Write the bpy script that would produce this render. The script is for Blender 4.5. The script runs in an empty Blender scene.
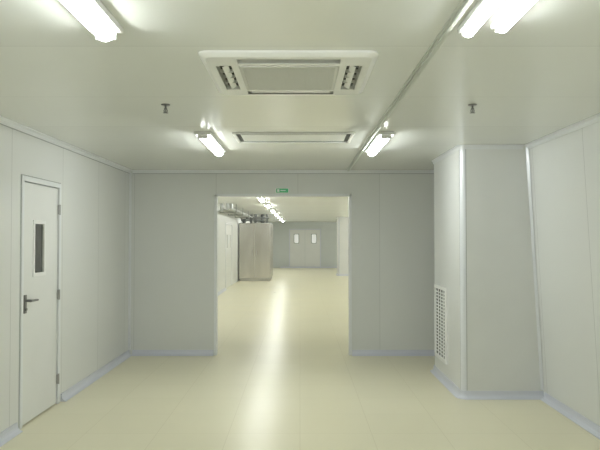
import bpy, bmesh, math
from mathutils import Vector, Matrix
scene=bpy.context.scene
scene.view_settings.view_transform='Standard'
H=2.6
XL=-2.4
# ---------------- materials ----------------
def new_mat(name):
    m=bpy.data.materials.new(name); m.use_nodes=True
    return m,m.node_tree,m.node_tree.nodes['Principled BSDF']
def plain(name,col,rough=0.5,metal=0.0,emit=0,ecol=None,noise=0.03):
    m,nt,b=new_mat(name)
    b.inputs['Roughness'].default_value=rough; b.inputs['Metallic'].default_value=metal
    g=nt.nodes.new('ShaderNodeNewGeometry'); n=nt.nodes.new('ShaderNodeTexNoise'); n.inputs['Scale'].default_value=3
    nt.links.new(g.outputs['Position'],n.inputs['Vector'])
    mx=nt.nodes.new('ShaderNodeMix'); mx.data_type='RGBA'
    mx.inputs['A'].default_value=(*[c*(1-noise) for c in col],1); mx.inputs['B'].default_value=(*[min(1,c*(1+noise)) for c in col],1)
    nt.links.new(n.outputs['Fac'],mx.inputs['Factor']); nt.links.new(mx.outputs['Result'],b.inputs['Base Color'])
    if emit:
        b.inputs['Emission Color'].default_value=(*(ecol or col),1); b.inputs['Emission Strength'].default_value=emit
    return m
def math_n(nt,op,a,b=None):
    n=nt.nodes.new('ShaderNodeMath'); n.operation=op
    for i,v in enumerate((a,b)):
        if v is None: continue
        if isinstance(v,(int,float)): n.inputs[i].default_value=v
        else: nt.links.new(v,n.inputs[i])
    return n.outputs[0]
def panel(name,col,axis,period,off,w=0.008,rough=0.4,dark=0.72,spec=0.5):
    m,nt,b=new_mat(name)
    g=nt.nodes.new('ShaderNodeNewGeometry'); s=nt.nodes.new('ShaderNodeSeparateXYZ'); nt.links.new(g.outputs['Position'],s.inputs[0])
    v=math_n(nt,'SUBTRACT',s.outputs[axis],off-w/2); v=math_n(nt,'DIVIDE',v,period); 
    fl=math_n(nt,'FLOOR',v); fr=math_n(nt,'SUBTRACT',v,fl); fac=math_n(nt,'LESS_THAN',fr,w/period)
    wn=nt.nodes.new('ShaderNodeTexWhiteNoise'); wn.noise_dimensions='1D'; nt.links.new(fl,wn.inputs['W'])
    tone=math_n(nt,'ADD',math_n(nt,'MULTIPLY',wn.outputs['Value'],0.03),0.97)
    n=nt.nodes.new('ShaderNodeTexNoise'); n.inputs['Scale'].default_value=1.2; nt.links.new(g.outputs['Position'],n.inputs['Vector'])
    tone=math_n(nt,'MULTIPLY',tone,math_n(nt,'ADD',math_n(nt,'MULTIPLY',n.outputs['Fac'],0.04),0.98))
    tone=math_n(nt,'MULTIPLY',tone,math_n(nt,'SUBTRACT',1.0,math_n(nt,'MULTIPLY',fac,1-dark)))
    vm=nt.nodes.new('ShaderNodeVectorMath'); vm.operation='SCALE'; vm.inputs[0].default_value=col; nt.links.new(tone,vm.inputs['Scale'])
    nt.links.new(vm.outputs[0],b.inputs['Base Color'])
    b.inputs['Roughness'].default_value=rough; b.inputs['Specular IOR Level'].default_value=spec
    return m
WALL=(0.76,0.772,0.76)
M_wy=panel('wall_panel_side',WALL,1,1.15,6.47,rough=0.3)
M_wx=panel('wall_panel_front',(0.74,0.755,0.74),0,1.15,-1.18,dark=0.84)
M_col=plain('column_panel',(0.75,0.762,0.755),0.35)
M_ceil=panel('ceiling_panel',(0.86,0.88,0.845),1,1.15,0.9,w=0.006,rough=0.2,dark=0.8)
M_alu=plain('lavender_aluminium_trim',(0.67,0.69,0.77),0.35,0.1)
M_trimw=plain('pale_trim',(0.80,0.82,0.84),0.35,0.05)
M_corner=plain('corner_profile',(0.75,0.77,0.81),0.3,0.1)
M_white=plain('white_plastic',(0.90,0.91,0.90),0.4)
M_door=plain('door_leaf_paint',(0.79,0.80,0.79),0.3)
M_dark=plain('dark_void',(0.02,0.022,0.022),0.6)
M_gap=plain('shadow_gap',(0.10,0.105,0.105),0.6)
M_seam=plain('seam_grey',(0.42,0.43,0.43),0.5)
M_glass=plain('dark_room_glass',(0.05,0.055,0.055),0.12)  # near-black colour stands in for the unlit room behind the pane
M_grille=plain('grille_grey',(0.74,0.75,0.72),0.5)
M_steel=plain('brushed_steel',(0.45,0.45,0.45),0.3,0.9)
M_handle=plain('handle_steel',(0.22,0.22,0.22),0.3,0.8)
M_batten=plain('ceiling_batten',(0.60,0.63,0.59),0.4,0.1)
M_lamp=plain('fluorescent_diffuser',(0.9,0.95,0.95),0.4,0,41,(0.96,1.0,0.965),noise=0)
M_lamphall=plain('fluorescent_diffuser_hall',(0.9,0.95,0.95),0.4,0,52,(0.98,1.0,0.95),noise=0)
M_green=plain('exit_green',(0.08,0.42,0.2),0.4,0,0.1,(0.1,0.6,0.3))
def steel_sheet():
    m,nt,b=new_mat('stainless_sheet')
    g=nt.nodes.new('ShaderNodeNewGeometry'); mp=nt.nodes.new('ShaderNodeMapping'); mp.inputs['Scale'].default_value=(2.2,2.2,0.8)
    n=nt.nodes.new('ShaderNodeTexNoise'); n.inputs['Scale'].default_value=1; n.inputs['Detail'].default_value=1
    nt.links.new(g.outputs['Position'],mp.inputs[0]); nt.links.new(mp.outputs[0],n.inputs['Vector'])
    cr=nt.nodes.new('ShaderNodeValToRGB'); cr.color_ramp.elements[0].color=(0.52,0.50,0.46,1); cr.color_ramp.elements[1].color=(0.66,0.64,0.60,1)
    cr.color_ramp.elements[0].position=.3; cr.color_ramp.elements[1].position=.7
    nt.links.new(n.outputs['Fac'],cr.inputs[0]); nt.links.new(cr.outputs[0],b.inputs['Base Color'])
    b.inputs['Metallic'].default_value=0.9; b.inputs['Roughness'].default_value=0.22
    return m
M_cab=steel_sheet()
M_cabf=plain('cabinet_frame',(0.50,0.49,0.46),0.35,0.8)
M_pipe=plain('pipe_dark',(0.2,0.21,0.21),0.5,0.3)
M_duct=plain('galvanised_duct',(0.55,0.57,0.57),0.35,0.7)
# floor
def floor_mat():
    m,nt,b=new_mat('vinyl_tile_floor')
    g=nt.nodes.new('ShaderNodeNewGeometry')
    br=nt.nodes.new('ShaderNodeTexBrick'); br.offset=0; br.squash=1
    br.inputs['Scale'].default_value=1; br.inputs['Brick Width'].default_value=0.6; br.inputs['Row Height'].default_value=0.6
    br.inputs['Mortar Size'].default_value=0.0027; br.inputs['Mortar Smooth'].default_value=0.3
    c=(0.80,0.76,0.57)
    br.inputs['Color1'].default_value=(*c,1); br.inputs['Color2'].default_value=(c[0]*.98,c[1]*.98,c[2]*.97,1); br.inputs['Mortar'].default_value=(c[0]*.86,c[1]*.845,c[2]*.80,1)
    nt.links.new(g.outputs['Position'],br.inputs['Vector'])
    n=nt.nodes.new('ShaderNodeTexNoise'); n.inputs['Scale'].default_value=0.9; n.inputs['Detail'].default_value=3; nt.links.new(g.outputs['Position'],n.inputs['Vector'])
    t=math_n(nt,'ADD',math_n(nt,'MULTIPLY',n.outputs['Fac'],0.10),0.95)
    vm=nt.nodes.new('ShaderNodeVectorMath'); vm.operation='SCALE'; nt.links.new(br.outputs['Color'],vm.inputs[0]); nt.links.new(t,vm.inputs['Scale'])
    nt.links.new(vm.outputs[0],b.inputs['Base Color'])
    r=math_n(nt,'ADD',math_n(nt,'MULTIPLY',n.outputs['Fac'],0.10),0.25); nt.links.new(r,b.inputs['Roughness'])
    b.inputs['Specular IOR Level'].default_value=0.55
    return m
M_floor=floor_mat()
# ---------------- helpers ----------------
def finish(name,bm,mat,parent=None,bevel=0,smooth=False,center=True):
    bmesh.ops.recalc_face_normals(bm,faces=bm.faces)
    c=Vector((0,0,0))
    if center and bm.verts:
        lo=Vector([min(v.co[i] for v in bm.verts) for i in range(3)]); hi=Vector([max(v.co[i] for v in bm.verts) for i in range(3)])
        c=(lo+hi)/2
        for v in bm.verts: v.co-=c
    me=bpy.data.meshes.new(name); bm.to_mesh(me); bm.free()
    for mm in (mat if isinstance(mat,(list,tuple)) else [mat]): me.materials.append(mm)
    if smooth:
        for p in me.polygons: p.use_smooth=True
    o=bpy.data.objects.new(name,me); scene.collection.objects.link(o)
    if parent: 
        o.parent=parent; o.location=c-parent.location
    else: o.location=c
    if bevel:
        b=o.modifiers.new('bevel','BEVEL'); b.width=bevel; b.segments=2; b.limit_method='ANGLE'
    return o
def addbox(bm,x0,x1,y0,y1,z0,z1,mi=0):
    vs=[bm.verts.new((x,y,z)) for x in (x0,x1) for y in (y0,y1) for z in (z0,z1)]
    for f in ((0,1,3,2),(4,6,7,5),(0,4,5,1),(2,3,7,6),(0,2,6,4),(1,5,7,3)):
        fc=bm.faces.new([vs[i] for i in f]); fc.material_index=mi
def boxes(name,lst,mat,parent=None,bevel=0):
    bm=bmesh.new()
    for b in lst: addbox(bm,*b)
    return finish(name,bm,mat,parent,bevel)
def addcyl(bm,p,q,r,seg=16,r2=None):
    p=Vector(p);q=Vector(q);d=q-p
    mat=Matrix.Translation((p+q)/2)@d.to_track_quat('Z','Y').to_matrix().to_4x4()
    bmesh.ops.create_cone(bm,cap_ends=True,segments=seg,radius1=r,radius2=r if r2 is None else r2,depth=d.length,matrix=mat)
def empty(name,loc):
    e=bpy.data.objects.new(name,None); e.location=loc; e.empty_display_size=0.1; scene.collection.objects.link(e); return e
def prism(name,prof,p0,p1,nrm,mat,parent=None):
    bm=bmesh.new(); rings=[]
    for p in (p0,p1):
        rings.append([bm.verts.new((p[0]+nrm[0]*a,p[1]+nrm[1]*a,z)) for a,z in prof])
    n=len(prof)
    for i in range(n):
        j=(i+1)%n; bm.faces.new([rings[0][i],rings[0][j],rings[1][j],rings[1][i]])
    bm.faces.new(rings[0]); bm.faces.new(rings[1][::-1])
    return finish(name,bm,mat,parent)
BASE=[(0.0,0.001),(0.055,0.001),(0.055,0.006),(0.035,0.014),(0.02,0.03),(0.014,0.05),(0.012,0.078),(0.0,0.078)]
TOP=[(0.0,H-0.001),(0.045,H-0.001),(0.045,H-0.006),(0.022,H-0.018),(0.010,H-0.045),(0.0,H-0.045)]
# ---------------- shell ----------------
YB=-4.0; YW=9.0; YW2=9.1; YE=36.0; XR2=5.0
XRb,XRt=2.49,2.35
boxes('floor',[(XL-0.1,XR2+0.1,YB-0.1,YE+0.1,-0.1,0)],M_floor)
boxes('ceiling',[(XL-0.1,XR2+0.1,YB-0.1,YE+0.1,H,H+0.1)],M_ceil)
D0,D1,DH=5.50,6.40,2.18
E0,E1=20.6,22.6
boxes('wall_left',[(XL-0.1,XL,YB,D0,0,H),(XL-0.1,XL,D0,D1,DH,H),(XL-0.1,XL,D1,E0,0,H),(XL-0.1,XL,E0,E1,2.15,H),(XL-0.1,XL,E1,YE,0,H)],M_wy)
OX0,OX1,OZ=-1.18,0.70,2.24
boxes('wall_partition',[(XL,OX0,YW,YW2,0,H),(OX0,OX1,YW,YW2,OZ,H),(OX1,XR2,YW,YW2,0,H)],M_wx)
bm=bmesh.new()
pr=[(XRb,0),(XRb+0.15,0),(XRb+0.15,H),(XRt,H)]
r=[[bm.verts.new((x,y,z)) for x,z in pr] for y in (YB,YW)]
for i in range(4):
    j=(i+1)%4; bm.faces.new([r[0][i],r[0][j],r[1][j],r[1][i]])
bm.faces.new(r[0]); bm.faces.new(r[1])
finish('wall_right',bm,M_wy)
boxes('wall_back',[(XL,XRb+0.1,YB-0.1,YB,0,H)],M_wx)
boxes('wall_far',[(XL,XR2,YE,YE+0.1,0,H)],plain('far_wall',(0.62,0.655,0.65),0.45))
boxes('wall_hall_right',[(XR2,XR2+0.1,YW2,YE,0,H)],M_wy)
# baseboards
prism('baseboard_left',BASE,(XL,YB),(XL,D0-0.05),(1,0),M_alu)
prism('baseboard_left_rear',BASE,(XL,D1+0.05),(XL,YW),(1,0),M_alu)
prism('baseboard_hall_left',BASE,(XL,YW2),(XL,E0-0.05),(1,0),M_alu)
prism('baseboard_partition_left',BASE,(XL+0.055,YW),(OX0-0.03,YW),(0,-1),M_alu)
prism('baseboard_partition_right',BASE,(OX1+0.03,YW),(XRb-0.06,YW),(0,-1),M_alu)
prism('baseboard_far',BASE,(-1.1,YE),(XR2,YE),(0,-1),M_alu)
PX,PF,PB=1.655,6.58,7.95
prism('baseboard_right',BASE,(XRb,YB),(XRb,PF-0.06),(-1,0),M_alu)
prism('trim_ceiling_left',TOP,(XL,YB),(XL,YW),(1,0),M_trimw)
prism('trim_ceiling_right',TOP,(XRt+0.002,YB),(XRt+0.002,PF),(-1,0),M_trimw)
prism('trim_ceiling_partition',TOP,(XL+0.045,YW),(XRt,YW),(0,-1),M_trimw)
boxes('trim_1',[(XL+0.0005,XL+0.004,YB,YW-.02,H-0.052,H-0.046),(XL+0.046,XRt-.02,YW-0.004,YW-0.0005,H-0.054,H-0.046)],M_seam)
prism('trim_corner_left',[(0,0.085),(0.03,0.085),(0.03,H-0.045),(0,H-0.045)],(XL,YW-0.03),(XL,YW),(1,0),M_trimw)
# opening frame
bm=bmesh.new()
for a in ((OX0-0.025,OX0+0.012,YW-0.012,YW2+0.012,0.001,OZ+0.02),(OX1-0.012,OX1+0.025,YW-0.012,YW2+0.012,0.001,OZ+0.02),(OX0-0.025,OX1+0.025,YW-0.012,YW2+0.012,OZ-0.012,OZ+0.025)): addbox(bm,*a)
finish('trim_opening',bm,M_trimw,bevel=0.003)
boxes('trim_ceiling_batten',[(0.655,0.70,YB,YW-0.05,H-0.010,H-0.0005),(0.668,0.687,YB,YW-0.05,H-0.022,H-0.010)],M_batten,bevel=0.002)
# ---------------- column ----------------
def column(name,x0,x1,y0,y1,lean=False,grille=False):
    e=empty(name,((x0+x1)/2,(y0+y1)/2,0))
    bm=bmesh.new(); rr=0.05; pts=[]
    def arc(cx,cy,a0,a1):
        for i in range(7):
            a=math.radians(a0+(a1-a0)*i/6); pts.append((cx+rr*math.cos(a),cy+rr*math.sin(a)))
    arc(x0+rr,y1-rr,90,180); arc(x0+rr,y0+rr,180,270)
    def ring(z,t): 
        xr=x1 if not lean else XRb+(XRt-XRb)*z/H-0.001
        return [bm.verts.new((a,b,z)) for a,b in pts]+[bm.verts.new((xr,y0,z)),bm.verts.new((xr,y1,z))]
    lo=ring(0.001,0); hi=ring(H-0.001,1); n=len(lo)
    for i in range(n):
        j=(i+1)%n; f=bm.faces.new([lo[i],lo[j],hi[j],hi[i]])
        if (i<6) or (7<=i<13): f.material_index=1
    bm.faces.new(lo); bm.faces.new(hi)
    finish('shaft',bm,[M_col,M_corner],e)
    boxes('corner_seams',[(x0-.0015,x0+.001,y0+rr,y0+rr+.008,.08,H-.03),(x0+rr,x0+rr+.007,y0-.0015,y0+.001,.08,H-.03),
        (x0-.0015,x0+.001,y1-rr-.008,y1-rr,.08,H-.03)],M_seam,e)
    def sweep(nm,prof,path,k,mat):
        bm=bmesh.new(); rings=[]
        for q,(a,b) in enumerate(path):
            if q==0: nx,ny=0,1
            elif q==len(path)-1: nx,ny=0,-1
            else:
                i=q-1
                ang=math.radians(90+90*i/6) if i<7 else math.radians(180+90*(i-7)/6)
                nx,ny=math.cos(ang),math.sin(ang)
            rings.append([bm.verts.new((a+nx*o*k,b+ny*o*k,z)) for o,z in prof])
        for r0,r1 in zip(rings,rings[1:]):
            for i in range(len(prof)):
                j=(i+1)%len(prof); bm.faces.new([r0[i],r0[j],r1[j],r1[i]])
        finish(nm,bm,mat,e)
    xe=XRb if lean else x1-.05
    sweep('skirting',BASE,[(x1-0.03,y1)]+pts+[(xe,y0)],1,M_alu)
    xe=XRt-.05 if lean else x1-.05
    sweep('top_trim',TOP,[(xe,y1)]+pts+[(xe,y0)],.6,M_trimw)
    return e
column('column_boxing',PX,XRb,PF,PB,lean=True)
column('column_boxing',1.70,2.9,28.3,29.6)
bm=bmesh.new()
lo=[bm.verts.new(c) for c in ((XRb-0.006,PF,0.09),(XRb-0.030,PF-0.003,0.09),(XRb-0.008,PF-0.03,0.09))]
hi=[bm.verts.new(c) for c in ((XRt,PF,H-0.03),(XRt-0.026,PF-0.003,H-0.03),(XRt-0.003,PF-0.03,H-0.03))]
for i in range(3):
    j=(i+1)%3; bm.faces.new([lo[i],lo[j],hi[j],hi[i]])
finish('trim_corner_right',bm,M_corner)
def egg_grille(name,x,y0,y1,z0,z1):
    e=empty(name,(x,(y0+y1)/2,(z0+z1)/2))
    boxes('backing',[(x-0.004,x-0.001,y0+.02,y1-.02,z0+.02,z1-.02)],M_gap,e)
    f=0.04
    boxes('frame',[(x-0.022,x-0.001,y0,y1,z0,z0+f),(x-0.022,x-0.001,y0,y1,z1-f,z1),(x-0.022,x-0.001,y0,y0+f,z0+f,z1-f),(x-0.022,x-0.001,y1-f,y1,z0+f,z1-f)],M_white,e,bevel=0.003)
    l=[]
    n=20
    for i in range(1,n): 
        z=z0+f+(z1-z0-2*f)*i/n; l.append((x-0.010,x-0.004,y0+f,y1-f,z-0.0065,z+0.0065))
    n=4
    for i in range(1,n):
        y=y0+f+(y1-y0-2*f)*i/n; l.append((x-0.011,x-0.004,y-0.014,y+0.014,z0+f,z1-f))
    boxes('slats',l,M_white,e)
egg_grille('return_air_grille',PX,7.22,7.80,0.22,1.08)
# ---------------- doors ----------------
def side_door(name,y0,y1,h,leaves=1,detail=True):
    e=empty(name,(XL,(y0+y1)/2,0)); x=XL; f=0.045
    boxes('frame',[(x-0.09,x+0.012,y0,y0+f,0.002,h),(x-0.09,x+0.012,y1-f,y1,0.002,h),(x-0.09,x+0.012,y0+f,y1-f,h-f,h)],M_trimw,e,bevel=0.004)
    boxes('backing',[(x-0.095,x-0.085,y0+f,y1-f,0.002,h-f)],M_dark,e)
    boxes('frame_seam',[(x+.0002,x+.002,y0-.01,y0-.001,.002,h+.01),(x+.0002,x+.002,y1+.001,y1+.012,.002,h+.01),(x+.0002,x+.002,y0,y1,h+.001,h+.010)],M_seam,e)
    W=(y1-y0-2*f)/leaves
    for k in range(leaves):
        a=y0+f+W*k+0.008; b=a+W-0.016
        wy0=a+0.28*(b-a) if leaves==1 else a+0.35*(b-a); wy1=wy0+0.25; wz0,wz1=1.30,1.79
        boxes('leaf_%d'%(k+1),[(x-0.06,x-0.006,a,wy0,0.012,h-f-.008),(x-0.06,x-0.006,wy1,b,0.012,h-f-.008),(x-0.06,x-0.006,wy0,wy1,0.012,wz0),(x-0.06,x-0.006,wy0,wy1,wz1,h-f-.008)],M_door,e)
        g=0.022
        boxes('window_frame_%d'%(k+1),[(x-0.05,x+0.004,wy0-.012,wy0+g,wz0-.012,wz1+.012),(x-0.05,x+0.004,wy1-g,wy1+.012,wz0-.012,wz1+.012),(x-0.05,x+0.004,wy0+g,wy1-g,wz0-.012,wz0+g),(x-0.05,x+0.004,wy0+g,wy1-g,wz1-g,wz1+.012)],M_white,e,bevel=0.003)
        boxes('glass_%d'%(k+1),[(x-0.020,x-0.014,wy0+g,wy1-g,wz0+g,wz1-g)],M_glass,e)
    if detail:
        bm=bmesh.new(); ya=y0+f+0.06
        addbox(bm,x-0.006,x+0.004,ya-0.022,ya+0.022,0.98,1.14)
        addcyl(bm,(x+0.003,ya,1.09),(x+0.05,ya,1.09),0.012)
        addcyl(bm,(x+0.05,ya-0.01,1.09),(x+0.052,ya+0.14,1.085),0.012,r2=0.009)
        addcyl(bm,(x+0.003,ya,1.015),(x+0.014,ya,1.015),0.013)
        finish('lever_handle',bm,M_handle,e)
        bm=bmesh.new()
        for z in (0.25,1.08,1.92):
            addcyl(bm,(x+0.014,y1-f,z-0.05),(x+0.014,y1-f,z+0.05),0.009)
            addbox(bm,x+0.001,x+0.013,y1-f-0.02,y1-f+0.02,z-0.045,z+0.045)
        finish('hinges',bm,M_steel,e)
    return e
side_door('door_1',D0,D1,DH)
side_door('door_2',E0,E1,2.15,2,False)
e=empty('door_3',(0.28,YE,0))
bx0,bx1=-0.62,1.18; h=2.2; y=YE
boxes('frame',[(bx0,bx0+.05,y-.03,y-.001,.09,h),(bx1-.05,bx1,y-.03,y-.001,.09,h),(bx0,bx1,y-.03,y-.001,h-.05,h)],M_alu,e)
boxes('leaf_1',[(bx0+.06,.27,y-.02,y-.001,.09,h-.06)],M_col,e)
boxes('leaf_2',[(.29,bx1-.06,y-.02,y-.001,.09,h-.06)],M_col,e)
lit=plain('window_pane_glow',(0.9,0.93,0.93),0.3,0,0.35,(0.9,0.95,0.95))  # emission makes the panes glow as if lit from behind
for i,cx in enumerate((-0.2,0.78)):
    boxes('window_frame_%d'%i,[(cx-.15,cx+.15,y-.028,y-.0205,1.38,1.92)],M_seam,e)
    boxes('window_pane_%d'%i,[(cx-.11,cx+.11,y-.032,y-.0285,1.42,1.88)],lit,e)
# ---------------- lamps ----------------
def lamp(name,X,y0,y1,mat,tr=0.045,w=0.15):
    e=empty(name,(X,(y0+y1)/2,H))
    boxes('housing',[(X-w/2,X+w/2,y0,y1,H-0.028,H-0.0005)],M_white,e,bevel=0.006)
    bm=bmesh.new(); seg=10; rings=[]
    for yy in (y0+0.03,y1-0.03):
        rings.append([bm.verts.new((X+tr*math.cos(math.pi*i/seg),yy,H-0.028-tr*math.sin(math.pi*i/seg))) for i in range(seg+1)])
    for i in range(seg): bm.faces.new([rings[0][i],rings[0][i+1],rings[1][i+1],rings[1][i]])
    bm.faces.new([rings[0][0],rings[0][-1],rings[1][-1],rings[1][0]])
    bm.faces.new(rings[0]); bm.faces.new(rings[1])
    finish('diffuser',bm,mat,e)
    boxes('end_caps',[(X-tr-.002,X+tr+.002,a,b,H-0.028-tr*.8,H-0.0285) for a,b in ((y0+.012,y0+.03),(y1-.03,y1-.012))],M_white,e,bevel=0.006)
N='ceiling_batten_light'
lamp(N,-0.885,1.65,2.92,M_lamp)
lamp(N,0.765,1.65,2.92,M_lamp,0.026,0.085)
lamp(N,0.90,1.62,2.86,M_lamp,0.026,0.085)
lamp(N,-0.88,5.75,6.95,M_lamp)
lamp(N,0.78,5.75,6.95,M_lamp)
lamp(N,-0.93,-2.3,-1.05,M_lamp)
lamp(N,0.80,-2.3,-1.05,M_lamp)
for yy in (11.5,14.5,17.5,20.5,23.5,26.5,29.5,32.5):
    lamp(N,-0.92,yy,yy+1.25,M_lamphall)
    lamp(N,3.4,yy,yy+1.25,M_lamphall)  # extra row added out of view to brighten the hall
# ---------------- cassette AC ----------------
cx,cy=-0.06,3.74; hf=0.47
e=empty('ceiling_cassette_air_conditioner',(cx,cy,H))
zb=H-0.028
bm=bmesh.new()
def rr_loop(half,rad,z):
    out=[]
    for k,(sx,sy,a0) in enumerate(((1,1,0),(-1,1,90),(-1,-1,180),(1,-1,270))):
        for i in range(6):
            a=math.radians(a0+90*i/5); out.append(bm.verts.new((cx+sx*(half-rad)+rad*math.cos(a),cy+sy*(half-rad)+rad*math.sin(a),z)))
    return out
L1=rr_loop(hf,0.05,H-0.0005); L2=rr_loop(hf,0.05,H-0.010); L3=rr_loop(hf-0.03,0.045,zb); L4=rr_loop(0.40,0.0001,zb)
for A,B in ((L1,L2),(L2,L3),(L3,L4)):
    for i in range(24):
        j=(i+1)%24; bm.faces.new([A[i],A[j],B[j],B[i]])
bmesh.ops.remove_doubles(bm,verts=bm.verts,dist=0.0005)
br=[-.40,-.315,-.275,.275,.315,.40]
for i in range(5):
    for j in range(5):
        if i==2 and j in (0,4): continue
        if j==2 and i in (0,4): continue
        if i==2 and j==2: continue
        addbox(bm,cx+br[i],cx+br[i+1],cy+br[j],cy+br[j+1],zb,H-0.001)
finish('fascia',bm,M_white,e)
boxes('cavity',[(cx-.39,cx+.39,cy-.39,cy+.39,H-0.004,H-0.0008)],M_dark,e)
l=[]; n=34
for i in range(n+1):
    yy=cy-.26+.52*i/n; l.append((cx-.265,cx+.265,yy-.0048,yy+.0048,zb-0.002,zb+0.006))
for i in range(-12,13): l.append((cx+i*.0215-.002,cx+i*.0215+.002,cy-.265,cy+.265,zb-0.001,zb+0.006))
l+=[(cx-.272,cx-.255,cy-.272,cy+.272,zb-.004,zb+.012),(cx+.255,cx+.272,cy-.272,cy+.272,zb-.004,zb+.012),(cx-.255,cx+.255,cy-.272,cy-.255,zb-.004,zb+.012),(cx-.255,cx+.255,cy+.255,cy+.272,zb-.004,zb+.012)]
boxes('intake_grille',l,M_grille,e)
boxes('filter',[(cx-.265,cx+.265,cy-.265,cy+.265,zb+.008,zb+.012)],plain('filter_grey',(0.55,0.55,0.53),0.7),e)
def louver(name,p0,p1,wdir,w,tilt):
    bm=bmesh.new(); p0=Vector(p0);p1=Vector(p1); wd=Vector(wdir)
    a=wd*w*math.cos(tilt)+Vector((0,0,-w*math.sin(tilt))); t=Vector((0,0,0.004))
    v=[bm.verts.new(c) for c in (p0,p1,p1+a,p0+a,p0+t,p1+t,p1+a+t,p0+a+t)]
    for f in ((0,1,2,3),(4,5,6,7),(0,1,5,4),(1,2,6,5),(2,3,7,6),(3,0,4,7)): bm.faces.new([v[i] for i in f])
    finish(name,bm,M_white,e)
zz=zb+0.012
louver('louver_1',(cx-.25,cy-.335,zz),(cx+.25,cy-.335,zz),(0,-1,0),.036,.25)
louver('louver_2',(cx-.25,cy+.335,zz),(cx+.25,cy+.335,zz),(0,1,0),.040,.30)
louver('louver_3',(cx-.335,cy-.25,zz),(cx-.335,cy+.25,zz),(-1,0,0),.035,.45)
louver('louver_4',(cx+.335,cy-.25,zz),(cx+.335,cy+.25,zz),(1,0,0),.035,.45)
l=[]
for s in (-1,1):
    for k in (-.12,0,.12):
        l.append((cx+s*.357-.035,cx+s*.357+.035,cy+k-.003,cy+k+.003,zb+.004,H-.006))
boxes('vanes',l,M_grille,e)
# ---------------- flat panel ----------------
e=empty('ceiling_flat_panel_unit',(-0.06,6.1,H))
a0,a1,b0,b1=-.62,.50,5.80,6.38
boxes('frame',[(a0,a1,b0,b0+.03,H-.012,H-.0005),(a0,a1,b1-.03,b1,H-.012,H-.0005),(a0,a0+.03,b0+.03,b1-.03,H-.012,H-.0005),(a1-.03,a1,b0+.03,b1-.03,H-.012,H-.0005)],M_white,e,bevel=.003)
boxes('gap',[(a0+.03,a1-.03,b0+.03,b1-.03,H-.002,H-.001)],M_gap,e)
boxes('panel',[(a0+.07,a1-.07,b0+.09,b1-.10,H-.008,H-.0025)],plain('panel_white',(0.92,0.93,0.90),0.5),e,bevel=.002)
# ---------------- sprinklers ----------------
def sprinkler(x,y):
    bm=bmesh.new()
    addcyl(bm,(x,y,H-.0005),(x,y,H-.008),.034,24,.028)
    addcyl(bm,(x,y,H-.006),(x,y,H-.028),.007)
    addcyl(bm,(x,y,H-.028),(x,y,H-.034),.012,6)
    for s in (-1,1):
        addcyl(bm,(x+s*.008,y,H-.034),(x+s*.013,y,H-.046),.003,8)
        addcyl(bm,(x+s*.013,y,H-.046),(x+s*.003,y,H-.062),.003,8)
    addcyl(bm,(x,y,H-.034),(x,y,H-.058),.003,8)
    addcyl(bm,(x,y,H-.060),(x,y,H-.063),.020,16)
    finish('fire_sprinkler_head',bm,M_handle)
sprinkler(-0.97,4.6); sprinkler(1.245,4.6)
# ---------------- exit sign ----------------
e=empty('exit_sign',(-0.25,YW-.02,2.305))
boxes('case',[(-.345,-.155,YW-.035,YW-.0005,2.272,2.345)],M_white,e,bevel=.004)
boxes('face',[(-.335,-.165,YW-.038,YW-.0355,2.28,2.337)],M_green,e)
boxes('pictogram',[(-.32,-.29,YW-.04,YW-.0385,2.29,2.327),(-.275,-.20,YW-.04,YW-.0385,2.304,2.314)],M_white,e)
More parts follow.
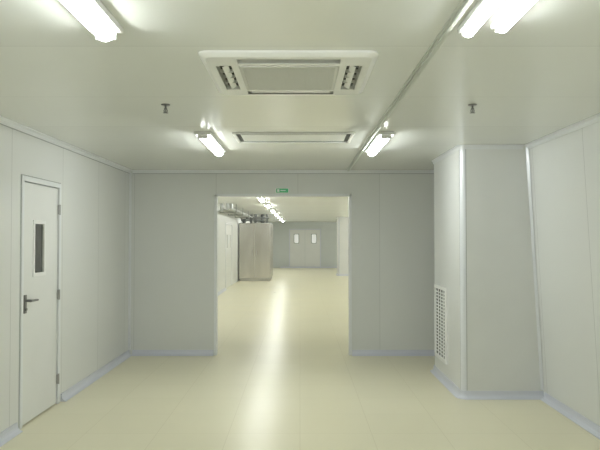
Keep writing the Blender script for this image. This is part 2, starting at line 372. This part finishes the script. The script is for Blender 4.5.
# ---------------- hall cabinet ----------------
X0,X1,Y0,Y1,Z1=-2.36,-1.15,24.8,27.0,2.25
e=empty('stainless_steel_cabinet',((X0+X1)/2,(Y0+Y1)/2,0))
boxes('body',[(X0,X1,Y0,Y1,0.1,Z1)],M_cab,e,bevel=.01)
boxes('plinth',[(X0+.03,X1-.03,Y0+.03,Y1-.03,0.001,0.1)],M_cabf,e)
l=[]
for x in (X0,X0+.60,X1-.02): l.append((x,x+.02,Y0-.010,Y0-.0005,.1,Z1))
for z in (.1,Z1-.03): l.append((X0,X1,Y0-.012,Y0-.0005,z,z+.025))
for yy in (Y0,Y0+1.07,Y1-.05): l.append((X1+.0005,X1+.012,yy,yy+.05,.1,Z1))
boxes('frame_profiles',l,M_cabf,e)
bm=bmesh.new()
for x in (X0+.52,X0+.68):
    addbox(bm,x-.012,x+.012,Y0-.05,Y0-.02,1.0,1.2); addbox(bm,x-.01,x+.01,Y0-.022,Y0-.0005,1.08,1.12)
finish('latches',bm,M_steel,e)
bm=bmesh.new()
for i,(x,yy,rr) in enumerate(((-2.2,25.2,.06),(-1.95,25.5,.04),(-1.75,25.1,.05),(-1.5,25.6,.07),(-1.3,25.2,.03))):
    addcyl(bm,(x,yy,Z1),(x,yy,H-.002),rr)
    addcyl(bm,(x,yy,Z1+.05),(x,yy,Z1+.08),rr*1.6)
addcyl(bm,(-2.3,25.0,2.45),(-1.2,25.0,2.45),.035)
addcyl(bm,(-2.3,24.95,2.36),(-1.4,24.95,2.36),.025)
finish('pipework',bm,M_pipe,e)
# service ducts and pipes hung along the hall ceiling, left side, running to the cabinet
e=empty('hung_pipe_run',(-1.9,21,H))
bm=bmesh.new()
for x,z,rr in ((-2.15,2.44,.05),(-1.98,2.46,.035),(-1.86,2.47,.025)):
    addcyl(bm,(x,17.5,z),(x,24.9,z),rr)
    addcyl(bm,(x,17.5,z-rr*.5),(x,17.5,H-.002),rr)
finish('pipes',bm,M_duct,e)
l=[]
for yy in (17.9,20.0,22.1,24.2):
    l+=[(-2.25,-1.78,yy,yy+.03,2.37,2.39),(-2.25,-2.235,yy,yy+.03,2.39,H-.001),(-1.795,-1.78,yy,yy+.03,2.39,H-.001)]
boxes('hangers',l,M_pipe,e)
# ---------------- world & camera ----------------
w=bpy.data.worlds.new('w'); scene.world=w; w.use_nodes=True
w.node_tree.nodes['Background'].inputs[0].default_value=(0.5,0.52,0.52,1); w.node_tree.nodes['Background'].inputs[1].default_value=0.1
cam=bpy.data.cameras.new('camera'); co=bpy.data.objects.new('camera',cam); scene.collection.objects.link(co)
co.location=(0,0,1.63); co.rotation_euler=(math.radians(91.25),0,0); cam.lens=38.4; cam.sensor_width=36; cam.clip_start=.05; cam.clip_end=200
scene.camera=co
